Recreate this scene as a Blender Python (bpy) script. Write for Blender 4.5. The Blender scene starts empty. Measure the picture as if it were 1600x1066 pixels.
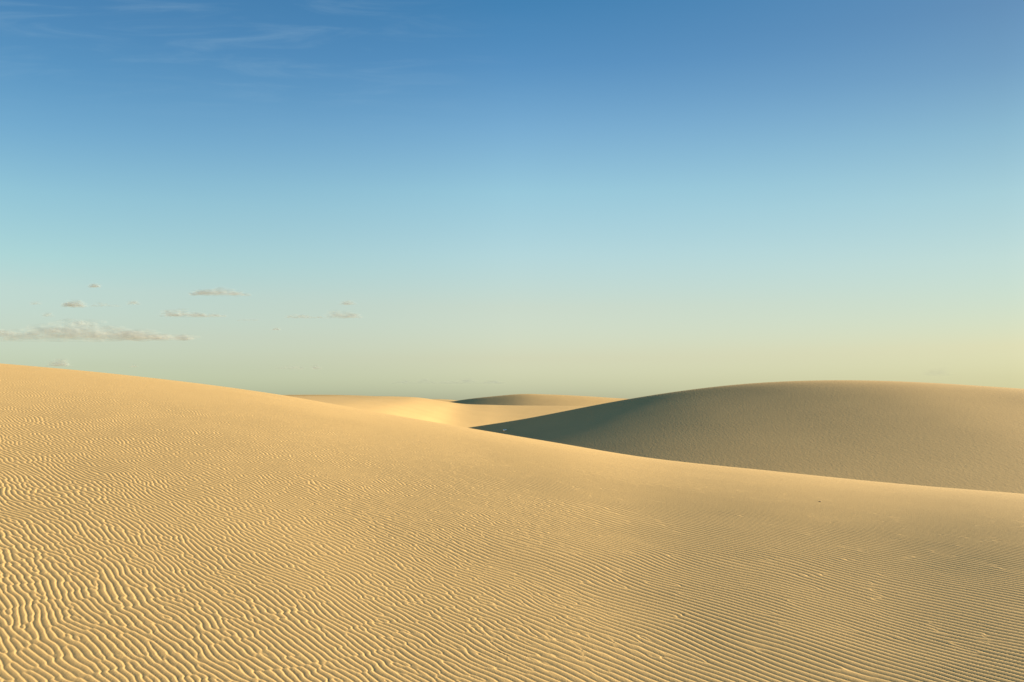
import bpy, math, random, time
import numpy as np

T0 = time.time()
SC = bpy.context.scene
COL = SC.collection
R = math.radians

# ------------------------------------------------------------------ scene constants
SUN_EL, SUN_AZ = 14.0, 70.0          # azimuth clockwise from +Y (straight ahead)
FLOOR = -10.5                        # level of the interdune flats, eye level is z = 0
F = 1555.0 / 1600.0                  # focal length / frame width
PITCH = math.atan((632 - 533) / 1555.0)


# ------------------------------------------------------------------ small helpers
def smooth(e0, e1, x):
    t = np.clip((x - e0) / (e1 - e0), 0.0, 1.0)
    return t * t * (3 - 2 * t)


def spline(xs, ys, x):
    """monotone-ish cubic (Catmull-Rom tangents) through the given points, flat-slope continued outside."""
    xs = np.asarray(xs, float); ys = np.asarray(ys, float)
    m = np.gradient(ys, xs)
    x = np.asarray(x, float)
    i = np.clip(np.searchsorted(xs, x) - 1, 0, len(xs) - 2)
    h = xs[i + 1] - xs[i]
    t = (x - xs[i]) / h
    lo, hi = t < 0, t > 1
    tc = np.clip(t, 0, 1)
    r = ((2 * tc**3 - 3 * tc**2 + 1) * ys[i] + (tc**3 - 2 * tc**2 + tc) * h * m[i]
         + (-2 * tc**3 + 3 * tc**2) * ys[i + 1] + (tc**3 - tc**2) * h * m[i + 1])
    r = np.where(lo, ys[0] + (x - xs[0]) * m[0], r)
    return np.where(hi, ys[-1] + (x - xs[-1]) * m[-1], r)


def smin(a, b, k):
    return -k * np.logaddexp(-a / k, -b / k)


def smax(a, b, k):
    return k * np.logaddexp(a / k, b / k)


def grid_mesh(name, X, Y, Z, mat, closed=False):
    """one smooth-shaded sheet from three (rows, cols) arrays"""
    rows, cols = X.shape
    n = rows * cols
    co = np.empty((n, 3), np.float32)
    co[:, 0] = X.ravel(); co[:, 1] = Y.ravel(); co[:, 2] = Z.ravel()
    idx = np.arange(n, dtype=np.int32).reshape(rows, cols)
    if closed:
        idx = np.concatenate([idx, idx[:, :1]], axis=1)
    q = np.stack([idx[:-1, :-1], idx[:-1, 1:], idx[1:, 1:], idx[1:, :-1]], axis=-1).reshape(-1, 4)
    nq = len(q)
    me = bpy.data.meshes.new(name)
    me.vertices.add(n); me.vertices.foreach_set('co', co.ravel())
    me.loops.add(nq * 4); me.loops.foreach_set('vertex_index', np.ascontiguousarray(q).ravel())
    me.polygons.add(nq)
    me.polygons.foreach_set('loop_start', np.arange(0, nq * 4, 4, dtype=np.int32))
    me.polygons.foreach_set('use_smooth', np.ones(nq, bool))
    me.update(calc_edges=True)
    me.materials.append(mat)
    o = bpy.data.objects.new(name, me)
    COL.objects.link(o)
    return o


def structure(o, label):
    o['kind'] = 'structure'
    o['label'] = label
    return o


def value_noise(rs, n):
    return rs.standard_normal((n, n))


# ------------------------------------------------------------------ periodic fields made in Fourier space
def freq(n, px):
    k = np.fft.fftfreq(n, px)
    return np.meshgrid(k, k)          # kx, ky in cycles per metre


def ripple_field(seed, n, px, lam, ang, sig_ang, sig_rad, heal):
    """complex field whose argument is the phase of a train of wind ripples (it has natural Y junctions)"""
    rs = np.random.default_rng(seed)
    kx, ky = freq(n, px)
    k = np.hypot(kx, ky)
    a = np.arctan2(ky, kx) - ang
    a = (a + np.pi) % (2 * np.pi) - np.pi
    g = np.exp(-0.5 * (a / sig_ang) ** 2) * np.exp(-0.5 * ((k * lam - 1) / sig_rad) ** 2)
    f = np.fft.ifft2(np.fft.fft2(rs.standard_normal((n, n))) * g)
    for _ in range(heal):                     # crests link up and even out, as blown sand does
        f = np.fft.ifft2(np.fft.fft2(f / (np.abs(f) + 0.15 * np.abs(f).mean())) * g)
    return (f / np.sqrt(np.mean(np.abs(f) ** 2))).astype(np.complex64)


def soft_field(seed, n, px, lam, stretch=1.0, ang=0.0):
    """real smooth noise with features about lam across, stretched along ang"""
    rs = np.random.default_rng(seed)
    kx, ky = freq(n, px)
    u = kx * math.cos(ang) + ky * math.sin(ang)
    v = -kx * math.sin(ang) + ky * math.cos(ang)
    g = np.exp(-0.5 * ((u * stretch) ** 2 + v ** 2) * (lam * 0.8) ** 2 * 4)
    f = np.fft.ifft2(np.fft.fft2(rs.standard_normal((n, n))) * g).real
    return (f / f.std()).astype(np.float32)


def sample(field, px, X, Y):
    n = field.shape[0]
    u = X / px; v = Y / px
    i = np.floor(u); j = np.floor(v)
    fu = (u - i).astype(np.float32); fv = (v - j).astype(np.float32)
    i = i.astype(np.int64) % n; j = j.astype(np.int64) % n
    i1 = (i + 1) % n; j1 = (j + 1) % n
    return ((field[j, i] * (1 - fu) + field[j, i1] * fu) * (1 - fv)
            + (field[j1, i] * (1 - fu) + field[j1, i1] * fu) * fv)


# ------------------------------------------------------------------ materials
class Nodes:
    def __init__(self, mat):
        mat.use_nodes = True
        self.t = mat.node_tree
        self.t.nodes.clear()

    def n(self, kind, **kw):
        x = self.t.nodes.new(kind)
        for k, v in kw.items():
            setattr(x, k, v)
        return x

    def l(self, a, b):
        self.t.links.new(a, b)

    def math(self, op, a, b=None, c=None, clamp=False):
        x = self.n('ShaderNodeMath', operation=op, use_clamp=clamp)
        for i, v in enumerate((a, b, c)):
            if v is None:
                continue
            if isinstance(v, (int, float)):
                x.inputs[i].default_value = v
            else:
                self.l(v, x.inputs[i])
        return x.outputs[0]


SAND = (0.58, 0.384, 0.157)


def sand_material(name, fine, coarse=0.0, coarse_scale=1.0, tone=1.0):
    """dry sand: faint drifts of tone, grain, a fine bump; `coarse` adds wind-rippled relief too small to model far off"""
    m = bpy.data.materials.new(name)
    N = Nodes(m)
    out = N.n('ShaderNodeOutputMaterial')
    p = N.n('ShaderNodeBsdfPrincipled')
    p.inputs['Roughness'].default_value = 0.95
    p.inputs['Specular IOR Level'].default_value = 0.12
    tc = N.n('ShaderNodeTexCoord')
    big = N.n('ShaderNodeTexNoise'); big.inputs['Scale'].default_value = 0.11; big.inputs['Detail'].default_value = 4
    N.l(tc.outputs['Object'], big.inputs['Vector'])
    grain = N.n('ShaderNodeTexNoise'); grain.inputs['Scale'].default_value = fine; grain.inputs['Detail'].default_value = 3
    N.l(tc.outputs['Object'], grain.inputs['Vector'])
    a = N.math('MULTIPLY_ADD', big.outputs['Fac'], 0.16, 0.92)
    b = N.math('MULTIPLY_ADD', grain.outputs['Fac'], 0.22, 0.89)
    f = N.math('MULTIPLY', N.math('MULTIPLY', a, b), tone)
    mix = N.n('ShaderNodeVectorMath', operation='SCALE')
    mix.inputs[0].default_value = SAND
    N.l(f, mix.inputs['Scale'])
    N.l(mix.outputs[0], p.inputs['Base Color'])
    bump = N.n('ShaderNodeBump'); bump.inputs['Strength'].default_value = 0.25; bump.inputs['Distance'].default_value = 0.004
    N.l(grain.outputs['Fac'], bump.inputs['Height'])
    last = bump
    if coarse:
        mp = N.n('ShaderNodeMapping'); mp.inputs['Rotation'].default_value = (0, 0, R(-34)); mp.inputs['Scale'].default_value = (1.0, 0.35, 1.0)
        N.l(tc.outputs['Object'], mp.inputs['Vector'])
        rel = N.n('ShaderNodeTexNoise'); rel.inputs['Scale'].default_value = coarse_scale; rel.inputs['Detail'].default_value = 5
        rel.inputs['Distortion'].default_value = 0.6
        N.l(mp.outputs[0], rel.inputs['Vector'])
        b2 = N.n('ShaderNodeBump'); b2.inputs['Strength'].default_value = 1.0; b2.inputs['Distance'].default_value = coarse
        N.l(rel.outputs['Fac'], b2.inputs['Height']); N.l(bump.outputs[0], b2.inputs['Normal'])
        last = b2
    N.l(last.outputs[0], p.inputs['Normal'])
    N.l(p.outputs[0], out.inputs['Surface'])
    return m


M_NEAR = sand_material('rippled_sand', 260.0, 0.0013, 34.0)
M_HILL = sand_material('dune_sand', 30.0, 0.026, 3.2)
M_FAR = sand_material('far_sand', 8.0, 0.02, 0.5)
M_FLAT = sand_material('flat_sand', 6.0, 0.06, 0.4)


# ------------------------------------------------------------------ ground: one sheet to the horizon
def build_ground():
    rr = np.concatenate([[0.0], np.geomspace(20, 40000, 110)])
    th = np.linspace(0, 2 * np.pi, 240, endpoint=False)
    rg, tg = np.meshgrid(rr, th, indexing='ij')
    X, Y = rg * np.sin(tg), rg * np.cos(tg) + 120
    amp = smooth(350, 900, rg) * (1 - smooth(2500, 6000, rg))
    Z = FLOOR + amp * 2.2 * (np.sin(X / 61 + 1.3 * np.sin(Y / 130)) * np.sin(Y / 83 + np.sin(X / 150)))
    structure(grid_mesh('ground', X, Y, Z, M_FLAT, closed=True), 'pale desert sand flat stretching to the horizon between the dunes')


# ------------------------------------------------------------------ the rippled dune one stands on
AZ = np.radians([-180, -120, -75, -42, -27.2, -21.1, -13.1, -7.3, -2.65, 2.2, 7.3, 14.4, 21.1, 27.2, 36, 60, 110, 180])
#             silhouette tangent of the crest seen from the camera / distance of the crest
ES = np.array([-.28, -.10, .020, .0480, .0365, .0272, .0093, -.0090, -.0231, -.0373, -.0517, -.0640, -.0737, -.0795, -.088, -.12, -.22, -.28])
RC = np.array([20, 26, 33, 36, 34.5, 33, 30.5, 28.2, 26.4, 24.9, 23.7, 22.6, 22, 21.5, 21.3, 21, 20, 20.])
GX, GY = -0.065, 0.245
EYE = 3.90


def dune_height(r, th):
    e = spline(AZ, ES, th); rc = spline(AZ, RC, th)
    g0 = GX * np.sin(th) + GY * np.cos(th)
    # near part: cubic from the foot (z=-EYE, slope g0) to the crest (z=e*rc, slope e)
    t = np.clip(r / rc, 0, 1)
    h00 = 2 * t**3 - 3 * t**2 + 1; h10 = t**3 - 2 * t**2 + t; h01 = -2 * t**3 + 3 * t**2; h11 = t**3 - t**2
    near = h00 * -EYE + h10 * rc * g0 + h01 * e * rc + h11 * rc * e
    d = np.maximum(r - rc, 0)
    k = 0.012
    drop = np.where(d < 16, e * d - k * d * d, e * 16 - k * 256 + (e - 2 * k * 16) * (d - 16))
    z = np.where(r <= rc, near, e * rc + drop)
    return smax(z, FLOOR - 0.6 + 0 * z, 0.5)


def build_near_dune():
    d0 = 0.00062
    fine = np.arange(-R(33), R(33), d0)
    side = np.geomspace(d0, R(3.0), 230); side = np.cumsum(side)
    side = side[side < np.pi - R(33)]
    th = np.concatenate([-(R(33) + side)[::-1], fine, R(33) + side])
    # radii
    rr = [0.05, 0.4, 0.8, 1.2, 1.6, 2.0, 2.4]
    r = 2.6
    while r < 130:
        rr.append(r)
        if r < 4.2: dr = .03
        elif r < 9.5: dr = .0078
        elif r < 15: dr = .0095
        else: dr = .0095 * (r / 15) ** 1.1
        if r > 43: dr = max(dr, .8)
        r += dr
    rr = np.array(rr)
    rg, tg = np.meshgrid(rr, th, indexing='ij')
    X = (rg * np.sin(tg)); Y = (rg * np.cos(tg))
    Z = dune_height(rg, tg)
    # ---- wind ripples: downwind to the right and away
    n, px = 2560, 0.0110
    lam = 0.060
    wind = R(44)
    GA = ripple_field(11, n, px, lam, wind, 0.28, 0.18, 1)      # short lobed crests
    GB = ripple_field(12, n, px, 0.080, R(47), 0.13, 0.15, 3)      # long straight crests
    m, qx = 1024, 0.035
    w1 = soft_field(13, m, qx, 1.7); w2 = soft_field(14, m, qx, 1.7)
    patch = soft_field(15, m, qx, 3.0, 0.5, wind)
    pt = sample(patch, qx, X * .8, Y * .8)
    az = tg
    lob = 1 - smooth(-0.20, 0.24, az + 0.10 * pt)            # lobed to the left, straight to the right

    def train(px_, py_):
        wx = sample(w1, qx, px_ * 1.1 + 3, py_ * 1.1); wy = sample(w2, qx, px_ * 1.1, py_ * 1.1 + 7)
        U = px_ + 0.035 * wx; V = py_ + 0.035 * wy
        return sample(GA, px, U, V) * (0.15 + lob) + sample(GB, px, U + 5, V + 3) * (1.25 - lob) * 1.15
    G = train(X, Y)
    e_ = 0.012
    G2 = train(X + e_ * math.cos(wind), Y + e_ * math.sin(wind))
    kk = np.angle(G2 * np.conj(G)) / e_ * (lam * lob + 0.080 * (1 - lob)) / (2 * np.pi)       # crowding of the crests: crowded ripples are lower ones
    del G2
    mag = np.abs(G); ph = np.angle(G)
    # asymmetric profile along the phase (downwind): hollow, long rounded rise, brink, short steep lee
    u = (ph / (2 * np.pi)) % 1.0
    ub = 0.77
    up = 1 - (1 - np.clip(u / ub, 0, 1)) ** 2.5
    td = np.clip((u - ub) / (1 - ub), 0, 1)
    dn = 1 - (0.7 * td + 0.3 * td * td * (3 - 2 * td))
    prof = np.where(u < ub, up, dn) * 2 - 1
    amp = 0.0034 * np.clip(1 / np.maximum(kk, 0.3), 0.70, 1.08) * np.clip(mag / 0.22, 0, 1.1) ** 0.7 * (1 - 0.16 * lob)
    amp = amp * (0.98 + 0.05 * pt) * (1 - 0.66 * smooth(12, 36, rg))
    rc = spline(AZ, RC, tg)
    amp = amp * (0.3 + 0.7 * (1 - smooth(0.62, 1.0, rg / rc) * smooth(-0.35, 0.1, az)))   # the crest to the right is blown smooth
    step = np.gradient(th)[None, :] * rg
    amp = amp * (1 - smooth(0.036, 0.06, step)) * (1 - smooth(rc * 1.05, rc * 1.15, rg)) * smooth(1.5, 3.0, rg)
    Z = Z + amp * prof
    o = grid_mesh('sand_hill', X, Y, Z, M_NEAR, closed=True)
    structure(o, 'near golden dune covered in wind ripples sloping down to the right')


# ------------------------------------------------------------------ dunes beyond: crest line in plan + face towards the camera + lee
def ridge_dune(name, label, xs, yc, zc, face, steep, back, sharp, mat, x0, x1, nx, y0, y1, ny, foot=0.8, reach=8.0, seed=1, soft=0.0):
    x = np.linspace(x0, x1, nx); y = np.linspace(y0, y1, ny)
    Y, X = np.meshgrid(y, x, indexing='ij')
    def along(v):
        a_ = spline(xs, v, x)
        if soft:                               # even out the run of the profile over `soft` metres
            h = int(3 * soft / (x[1] - x[0])); w = np.exp(-0.5 * (np.arange(-h, h + 1) * (x[1] - x[0]) / soft) ** 2)
            lo = a_[0] + (a_[1] - a_[0]) * np.arange(-h, 0); hi = a_[-1] + (a_[-1] - a_[-2]) * np.arange(1, h + 1)
            a_ = np.convolve(np.concatenate([lo, a_, hi]), w / w.sum(), 'valid')
        return a_[None, :]
    C = along(yc); H = along(zc)
    gf = along(face); st = along(steep); gb = spline(xs, back, x)[None, :]; k = np.maximum(spline(xs, sharp, x), .03)[None, :]
    d = C - Y
    front = H - gf * d - st * reach * (1 - np.exp(-np.maximum(d, -6) / reach))
    rear = H + gb * d
    Z = smin(front, rear, k) + k * math.log(2)
    und = np.sin(X / 19 + seed) * np.sin(Y / 27 + 2 * seed) + 0.5 * np.sin(X / 8.3 + Y / 11.0 + seed)
    Z = Z + 0.045 * und * smooth(4, 30, np.abs(d))
    base = FLOOR - 1.0
    Z = smax(Z, base + 0 * Z, foot)
    e = smooth(0, 0.06, (X - x0) / (x1 - x0)) * (1 - smooth(0.94, 1, (X - x0) / (x1 - x0)))
    e = e * smooth(0, 0.06, (Y - y0) / (y1 - y0)) * (1 - smooth(0.94, 1, (Y - y0) / (y1 - y0)))
    Z = base + (Z - base) * e - 0.3
    RELIEF[label] = (x, y, Z)
    return structure(grid_mesh(name, X, Y, Z, mat), label)


RELIEF = {}


def px2(px, py, Yd):
    """where a sight line meets depth Yd (used to choose the crest heights)"""
    return ((px - 800) / 1555.0 * Yd, (632 - py) / 1555.0 * Yd)


def build_hills():
    # the big smooth dune to the right
    pts = [(560, 715, 196), (650, 683, 195), (720, 667, 194), (756, 662, 193), (806, 655, 191.5), (850, 646.8, 190), (875, 641.7, 189.5), (906, 635.2, 189), (940, 628.6, 188.3), (981, 621.3, 187.5),
           (1015, 615.6, 186.8), (1060, 609, 186), (1100, 603.8, 185.3), (1146, 598.8, 184.6), (1202, 594.8, 183.2), (1260, 592.4, 181.6), (1320, 591.6, 179.5), (1400, 593, 176.2), (1500, 598.3, 171.4), (1600, 605, 166), (1800, 622, 154), (2200, 665, 130)]
    P = [px2(*p) for p in pts]
    ridge_dune('sand_hill', 'large smooth dune rising on the right with its left flank in shade',
               [p[0] for p in P], [p[2] for p in pts], [p[1] for p in P],
               [.079, .083, .087, .092, .0985, .104, .1075, .112, .117, .123, .1305, .1375, .1440, .1510, .1590, .1680, .1760, .1865, .1985, .2090, .225, .24],
               [.24, .24, .225, .20, .17, .15, .14, .13, .12, .105, .09, .075, .06, .05, .03, .015, 0, 0, 0, 0, 0, 0],
               [.08] * 22,
               [.05, .05, .05, .05, .06, .06, .07, .08, .1, .12, .15, .2, .25, .4, .7, 1.1, 1.5, 1.9, 2.2, 2.4, 2.4, 2.4],
               M_HILL, -50, 200, 720, 55, 330, 660, reach=9.0, soft=4.5)
    # sunlit dune in the middle distance
    pts = [(100, 622, 310), (300, 618, 310), (440, 618.2, 310), (560, 618, 310), (620, 618.4, 310), (655, 620, 310), (690, 625.0, 310), (720, 629.3, 312), (770, 631.4, 316), (890, 632.8, 322), (1000, 634, 328), (1300, 640, 328)]
    P = [px2(*p) for p in pts]
    ridge_dune('sand_hill', 'bright sunlit dune in the gap behind the near crest',
               [p[0] for p in P], [p[2] for p in pts], [p[1] for p in P],
               [.018, .018, .020, .026, .036, .046, .058, .070, .080, .084, .084, .084], [0] * 12, [.10] * 12, [.25] * 12, M_FAR, -180, 150, 440, 75, 430, 420, foot=.5, seed=3)
    # dark dune far behind it
    pts = [(640, 635, 455), (692, 628.6, 450), (735, 622.2, 447), (766, 619, 445), (818, 615.1, 443), (860, 616, 442), (906, 618, 442), (962, 621.4, 442), (1060, 627, 442)]
    P = [px2(*p) for p in pts]
    ridge_dune('sand_hill', 'distant dune with a shaded face between the sunlit dune and the right dune',
               [p[0] for p in P], [p[2] for p in pts], [p[1] for p in P],
               [.17] * 9, [.09, .09, .085, .07, .05, .03, .01, 0, 0], [.07] * 9, [.1, .1, .15, .4, .8, 1.2, 1.4, 1.4, 1.4], M_FAR, -75, 110, 360, 395, 560, 200, seed=5)
    # low ridges at the edge of sight
    pts = [(250, 622, 560), (380, 618, 560), (460, 616.6, 560), (530, 616.9, 560), (580, 618.5, 560), (640, 622, 560)]
    P = [px2(*p) for p in pts]
    ridge_dune('sand_hill', 'low dull ridge showing just above the near crest at far left of the gap',
               [p[0] for p in P], [p[2] for p in pts], [p[1] for p in P],
               [.28] * 6, [0] * 6, [.07] * 6, [.8] * 6, M_FAR, -230, -20, 220, 510, 700, 120, seed=7)
    pts = [(600, 627, 640), (650, 624, 640), (690, 623.3, 640), (715, 625, 640), (750, 629, 640), (800, 633, 640)]
    P = [px2(*p) for p in pts]
    ridge_dune('sand_hill', 'thin pale dune top just left of the distant shaded dune',
               [p[0] for p in P], [p[2] for p in pts], [p[1] for p in P],
               [.06] * 6, [0] * 6, [.1] * 6, [.3] * 6, M_FAR, -105, 25, 160, 560, 740, 100, seed=9)


def stone(x, y, z, size, col, label, cat, seed):
    """a weathered lump half sunk in the sand"""
    import bmesh
    rs = np.random.default_rng(seed)
    bm = bmesh.new(); bmesh.ops.create_icosphere(bm, subdivisions=4, radius=1)
    ph = rs.uniform(0, 6, 9)
    for v in bm.verts:
        c = v.co
        k = 1 + .16 * math.sin(2.3 * c.x + ph[0] + 1.7 * c.y) + .12 * math.sin(3.9 * c.y + ph[1] - 2.2 * c.z) + .08 * math.sin(7.1 * c.z + ph[2] + 5 * c.x) + .03 * math.sin(15 * c.x + ph[3]) * math.sin(13 * c.y + ph[4])
        c *= k
        if c.z > .55: c.z = .55 + (c.z - .55) * .4
        c.x *= size[0]; c.y *= size[1]; c.z *= size[2]
    me = bpy.data.meshes.new('stone'); bm.to_mesh(me); bm.free()
    me.polygons.foreach_set('use_smooth', np.ones(len(me.polygons), bool))
    m = bpy.data.materials.new('stone'); N = Nodes(m)
    out = N.n('ShaderNodeOutputMaterial'); p = N.n('ShaderNodeBsdfPrincipled'); p.inputs['Roughness'].default_value = .8
    tc = N.n('ShaderNodeTexCoord'); nz = N.n('ShaderNodeTexNoise'); nz.inputs['Scale'].default_value = 4 / size[0]; nz.inputs['Detail'].default_value = 6
    N.l(tc.outputs['Object'], nz.inputs['Vector'])
    sc = N.n('ShaderNodeVectorMath', operation='SCALE'); sc.inputs[0].default_value = col
    N.l(N.math('MULTIPLY_ADD', nz.outputs['Fac'], .8, .6), sc.inputs['Scale']); N.l(sc.outputs[0], p.inputs['Base Color']); N.l(p.outputs[0], out.inputs[0])
    me.materials.append(m)
    o = bpy.data.objects.new('stone', me); COL.objects.link(o)
    o.location = (x, y, z); o.rotation_euler = (0, 0, rs.uniform(0, 3))
    o['label'] = label; o['category'] = cat
    return o


def build_stones():
    th = math.atan((1277 - 800) / 1555.0); e = (632 - 783) / 1555.0 * math.cos(th)
    r = np.linspace(10, 34, 4000); z = dune_height(r, np.full_like(r, th))
    i = int(np.argmax(z / r >= e))
    stone(r[i] * math.sin(th), r[i] * math.cos(th), z[i] + .004, (.018, .013, .009), (.16, .11, .06), 'tiny dark stone lying alone on the smooth sand below the right crest', 'stone', 5)
    x, y, Z = RELIEF['large smooth dune rising on the right with its left flank in shade']
    d = np.linspace(80, 200, 3000)
    ix = np.clip(np.searchsorted(x, (786 - 800) / 1555.0 * d), 0, len(x) - 1); iy = np.clip(np.searchsorted(y, d), 0, len(y) - 1)
    ok = Z[iy, ix] / d >= (632 - 672.5) / 1555.0
    i = int(np.argmax(ok))
    stone(x[ix[i]], d[i], Z[iy[i], ix[i]] + .03, (.46, .3, .2), (.90, .86, .80), 'small whitish lump lying on the shaded sand just beyond the near crest', 'stone', 8)


build_ground()
build_near_dune()
build_hills()
build_stones()


# ------------------------------------------------------------------ sky, sun
def build_world():
    w = bpy.data.worlds.new('World'); SC.world = w; w.use_nodes = True
    t = w.node_tree; bg = t.nodes['Background']
    s = t.nodes.new('ShaderNodeTexSky'); s.sky_type = 'NISHITA'; s.sun_disc = False
    s.sun_elevation = R(SUN_EL); s.sun_rotation = R(SUN_AZ)
    N = Nodes.__new__(Nodes); N.t = t
    tc = N.n('ShaderNodeTexCoord'); sep = N.n('ShaderNodeSeparateXYZ')
    N.l(tc.outputs['Generated'], sep.inputs[0])
    dx, dy, dz = sep.outputs
    zt = N.math('DIVIDE', dz, 0.6, clamp=True)
    # the colour of this evening's air, by height above the horizon, away from / towards the sun
    TOP = [(0.6, .10, .33, .50)]
    AIR = {
        'away': [(.0, .66, .86, 1.0), (.0128, .65, .84, .98), (.0361, .594, .688, .79), (.0652, .640, .663, .705), (.1059, .685, .720, .705), (.1347, .632, .754, .728), (.1916, .547, .737, .750), (.247, .401, .634, .740), (.3004, .280, .535, .693), (.3505, .224, .471, .647)],
        'ahead': [(.0, .55, .71, .86), (.0141, .552, .685, .826), (.0462, .577, .592, .634), (.0975, .632, .618, .590), (.1484, .614, .684, .667), (.2107, .536, .700, .699), (.2711, .387, .585, .682), (.3289, .234, .459, .620), (.3826, .158, .402, .569)],
        'sunward': [(.0, .308, .41, .49), (.0126, .308, .405, .480), (.0241, .312, .382, .435), (.0529, .359, .380, .383), (.0874, .367, .403, .403), (.1330, .382, .441, .439), (.1892, .356, .458, .462), (.2440, .287, .415, .455), (.2969, .219, .343, .426), (.3465, .185, .307, .407)],
    }
    ramps = {}
    for key, rows in AIR.items():
        rp = N.n('ShaderNodeValToRGB'); cr = rp.color_ramp; cr.interpolation = 'CARDINAL' if False else 'LINEAR'
        rows = rows + TOP
        while len(cr.elements) < len(rows):
            cr.elements.new(0.5)
        for e, (z, r_, g_, b_) in zip(cr.elements, rows):
            e.position = z / 0.6
        for e, (z, r_, g_, b_) in zip(cr.elements, rows):
            e.color = (r_, g_, b_, 1)
        N.l(zt, rp.inputs[0]); ramps[key] = rp.outputs[0]
    az = N.math('ARCTAN2', dx, dy)
    toR = N.math('DIVIDE', az, R(26.5), clamp=True)
    toL = N.math('DIVIDE', az, R(-25), clamp=True)

    def mix(f, a_, b_, mode='MIX'):
        m = N.n('ShaderNodeMix', data_type='RGBA', blend_type=mode)
        for sock, v in ((m.inputs[0], f), (m.inputs[6], a_), (m.inputs[7], b_)):
            if isinstance(v, (int, float)): sock.default_value = v
            elif isinstance(v, tuple): sock.default_value = v
            else: N.l(v, sock)
        return m.outputs[2]
    tint = mix(toR, mix(toL, ramps['ahead'], ramps['away']), ramps['sunward'])
    sky = mix(1.0, s.outputs[0], tint, 'MULTIPLY')
    # thin high cirrus, laid on a level sheet overhead
    zz = N.math('MAXIMUM', dz, 0.03)
    cx, cy = N.math('DIVIDE', dx, zz), N.math('DIVIDE', dy, zz)
    cv = N.n('ShaderNodeCombineXYZ'); N.l(cx, cv.inputs[0]); N.l(cy, cv.inputs[1])
    mp = N.n('ShaderNodeMapping'); mp.inputs['Rotation'].default_value = (0, 0, R(8)); mp.inputs['Scale'].default_value = (2.6, 6.5, 1); mp.inputs['Location'].default_value = (3.1, 1.7, 0)
    N.l(cv.outputs[0], mp.inputs[0])
    n1 = N.n('ShaderNodeTexNoise'); n1.inputs['Scale'].default_value = 1.0; n1.inputs['Detail'].default_value = 7; n1.inputs['Roughness'].default_value = .6; n1.inputs['Distortion'].default_value = .8
    N.l(mp.outputs[0], n1.inputs['Vector'])
    n2 = N.n('ShaderNodeTexNoise'); n2.inputs['Scale'].default_value = .55; n2.inputs['Detail'].default_value = 2
    N.l(cv.outputs[0], n2.inputs['Vector'])
    mr = N.n('ShaderNodeMapRange', interpolation_type='SMOOTHSTEP'); mr.inputs['From Min'].default_value = .44; mr.inputs['From Max'].default_value = .80
    N.l(n1.outputs['Fac'], mr.inputs['Value'])
    side = N.n('ShaderNodeMapRange', interpolation_type='SMOOTHSTEP'); side.inputs['From Min'].default_value = .25; side.inputs['From Max'].default_value = -.75
    N.l(cx, side.inputs['Value'])
    up = N.n('ShaderNodeMapRange', interpolation_type='SMOOTHSTEP'); up.inputs['From Min'].default_value = .24; up.inputs['From Max'].default_value = .36
    N.l(dz, up.inputs['Value'])
    cf = N.math('MULTIPLY', N.math('MULTIPLY', mr.outputs[0], side.outputs[0]), N.math('MULTIPLY', up.outputs[0], .13))
    sky = mix(cf, sky, (2.2, 2.9, 3.2, 1))
    N.l(sky, bg.inputs[0]); bg.inputs[1].default_value = 0.0975
    sun = bpy.data.lights.new('sun', 'SUN'); sun.energy = 5.0; sun.angle = R(0.6); sun.color = (1.0, 0.86, 0.62)
    so = bpy.data.objects.new('sun', sun); COL.objects.link(so)
    so.rotation_euler = (R(90 - SUN_EL), 0, R(180 - SUN_AZ) + 0)
    # a sun lamp shines along its local -Z: point it from the sun's azimuth
    from mathutils import Vector
    d = Vector((math.sin(R(SUN_AZ)) * math.cos(R(SUN_EL)), math.cos(R(SUN_AZ)) * math.cos(R(SUN_EL)), math.sin(R(SUN_EL))))
    so.rotation_euler = (-d).to_track_quat('-Z', 'Y').to_euler()
    so.location = d * 100



# ------------------------------------------------------------------ small clouds low in the sky
def cloud_material():
    m = bpy.data.materials.new('cloud_vapour')
    N = Nodes(m)
    out = N.n('ShaderNodeOutputMaterial')
    d = N.n('ShaderNodeBsdfDiffuse'); d.inputs['Color'].default_value = (.60, .63, .625, 1)
    tl = N.n('ShaderNodeBsdfTranslucent'); tl.inputs['Color'].default_value = (.60, .63, .625, 1)
    mx = N.n('ShaderNodeMixShader'); mx.inputs[0].default_value = .32
    N.l(d.outputs[0], mx.inputs[1]); N.l(tl.outputs[0], mx.inputs[2])
    tr = N.n('ShaderNodeBsdfTransparent')
    info = N.n('ShaderNodeObjectInfo')
    fin = N.n('ShaderNodeMixShader')
    N.l(info.outputs['Alpha'], fin.inputs[0])           # how thick the vapour of this cloud is
    N.l(tr.outputs[0], fin.inputs[1]); N.l(mx.outputs[0], fin.inputs[2])
    N.l(fin.outputs[0], out.inputs['Surface'])
    return m


def ico():
    import bmesh
    bm = bmesh.new(); bmesh.ops.create_icosphere(bm, subdivisions=2, radius=1)
    v = np.array([p.co[:] for p in bm.verts]); f = np.array([[p.index for p in q.verts] for q in bm.faces]); bm.free()
    return v, f


ICO_V, ICO_F = ico()
M_CLOUD = cloud_material()
BASE_ALT = 1250.0


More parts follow.
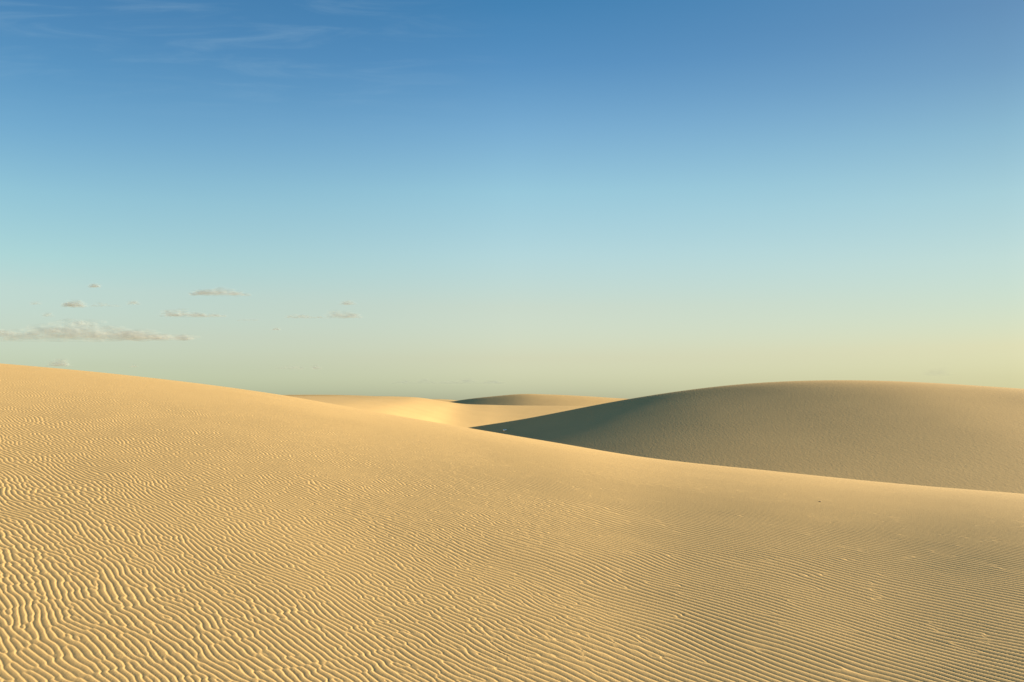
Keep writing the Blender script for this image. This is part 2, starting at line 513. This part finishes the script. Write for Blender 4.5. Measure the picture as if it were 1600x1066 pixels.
def cloud(px, py, wpx, hpx, dens, label, lumps, seed):
    """one small cumulus: flat base near the common cloud level, heaped puffs of vapour above"""
    rs = np.random.default_rng(seed)
    k = (632 - py) / 1555.0
    dist = BASE_ALT / max(k, .02)
    cx = (px - 800) / 1555.0 * dist
    W = wpx / 1555.0 * dist; H = hpx / 1555.0 * dist
    core = ICO_V * np.array([W * .5, min(W * .3, H * 2), H * .10]) + np.array([0, 0, H * .08])
    vs, fs = [core], [ICO_F]
    n = int(44 + min(wpx, 230) * 1.2)
    for i in range(n):
        # lumps: (position along, height, spread)
        p, hh, sp = lumps[rs.integers(len(lumps))]
        x = np.clip(p + rs.normal(0, sp), 0, 1)
        env = max(.12, max(h_ * math.exp(-((x - p_) / (s_ * 1.5)) ** 2) for p_, h_, s_ in lumps))
        z = rs.beta(1.1, 1.9) * env
        rad = H * rs.uniform(.12, .34) * (.45 + .55 * env)
        c = np.array([(x - .5) * W, rs.normal(0, .22) * min(W * .5, H * 2.5), z * H * .9 + rad * .4])
        sc_ = np.array([rad * rs.uniform(1.4, 3.6), rad * rs.uniform(1.2, 2.2), rad * rs.uniform(.38, .7)])
        v = ICO_V * (1 + .22 * np.sin(ICO_V[:, [1, 2, 0]] * 4.1 + rs.uniform(0, 6, 3))) * sc_ + c
        fs.append(ICO_F + len(ICO_V) * (i + 1)); vs.append(v)
    V = np.concatenate(vs); Fc = np.concatenate(fs)
    me = bpy.data.meshes.new('cloud')
    me.from_pydata(V.tolist(), [], Fc.tolist()); me.update()
    me.polygons.foreach_set('use_smooth', np.ones(len(Fc), bool))
    me.materials.append(M_CLOUD)
    o = bpy.data.objects.new('cloud', me); COL.objects.link(o)
    o.location = (cx, dist, BASE_ALT)
    o.color = (1, 1, 1, min(dens * .26, .042))
    o['label'] = label; o['category'] = 'cloud'; o['group'] = 'small clouds low in the evening sky'
    return o


def build_clouds():
    L3 = [(.15, .5, .08), (.35, .8, .09), (.6, 1, .1), (.85, .4, .1)]
    ONE = [(.35, .7, .14), (.55, 1, .16)]
    LOW = [(.15, .5, .12), (.4, .9, .12), (.65, .7, .14), (.9, .4, .1)]
    C = [
        # px, base y, width, height, density, label, lumps
        (48, 532, 470, 36, .15, 'long grey cloud bank just above the ripple covered dune, largest of all the clouds', [(.05, .4, .1), (.25, .65, .06), (.36, .7, .05), (.45, .5, .06), (.56, .75, .06), (.66, 1.0, .05), (.72, .75, .05), (.8, .45, .04), (.86, .5, .03), (.94, .22, .08)]),
        (337, 461, 88, 15, .17, 'bright topped flat cloud highest of the middle group, with two lumps', L3),
        (300, 495, 98, 13, .17, 'flat based cloud with a bright left lump and a thin right tail', [(.15, .8, .08), (.32, 1, .09), (.55, .7, .08), (.85, .3, .1)]),
        (113, 480, 44, 14, .12, 'small peach tinted cloud hanging above the long cloud bank', ONE),
        (145, 449, 20, 9, .12, 'tiny grey cloud highest of all, above the left dune', ONE),
        (160, 479, 46, 8, .06, 'faint grey shred beside the small peach tinted cloud', LOW),
        (206, 476, 24, 10, .06, 'faint ragged shred between the peach tinted cloud and the flat based cloud', ONE),
        (72, 495, 20, 8, .05, 'tiny faint shred just over the top edge of the long cloud bank', ONE),
        (53, 476, 22, 7, .05, 'dim shred to the left of the small peach tinted cloud', ONE),
        (476, 497, 60, 8, .11, 'thin grey streak of cloud with a tapering right end', [(.2, .9, .12), (.45, .8, .12), (.85, .35, .1)]),
        (535, 497, 50, 15, .10, 'double layered grey cloud with ragged underside, right of the thin streak', [(.25, .9, .12), (.6, .8, .15), (.85, .6, .1)]),
        (543, 476, 32, 8, .11, 'small oval cloud directly above the double layered grey cloud', ONE),
        (385, 501, 34, 5, .06, 'very faint flat streak right of the flat based cloud', LOW),
        (431, 516, 16, 5, .10, 'tiny dark dash of cloud alone below the thin grey streak', ONE),
        (92, 573, 40, 13, .10, 'pale cloud half touching the crest of the left dune', ONE),
        (209, 574, 16, 5, .07, 'tiny grey cloud just over the sloping dune crest', ONE),
        (454, 577, 40, 8, .06, 'dim grey cloud low over the gap between the dunes', LOW),
        (494, 577, 16, 8, .05, 'small dim shred next to the dim grey cloud low over the gap', ONE),
        (700, 600, 170, 12, .035, 'faint row of cloud heads along the horizon over the distant dune', [(.1, .5, .06), (.3, .8, .05), (.5, .6, .06), (.68, .9, .05), (.9, .6, .05)]),
        (1466, 588, 46, 22, .012, 'faint pale cloud tower rising behind the large right dune', [(.2, .6, .1), (.5, 1, .08), (.65, .6, .1)]),
    ]
    for i, c in enumerate(C):
        cloud(c[0], c[1], c[2], c[3], c[4], c[5], c[6], 100 + i)


build_world()
build_clouds()
SC.cycles.transparent_max_bounces = 256

cam = bpy.data.cameras.new('camera'); cam.sensor_width = 36; cam.lens = 36 * F
cam.clip_start = 0.05; cam.clip_end = 100000
co = bpy.data.objects.new('camera', cam); COL.objects.link(co)
co.location = (0, 0, 0); co.rotation_euler = (math.pi / 2 + PITCH, 0, 0)
SC.camera = co
SC.view_settings.view_transform = 'Standard'; SC.view_settings.look = 'None'
SC.view_settings.exposure = 1.42; SC.view_settings.gamma = 1
print('script seconds', time.time() - T0)
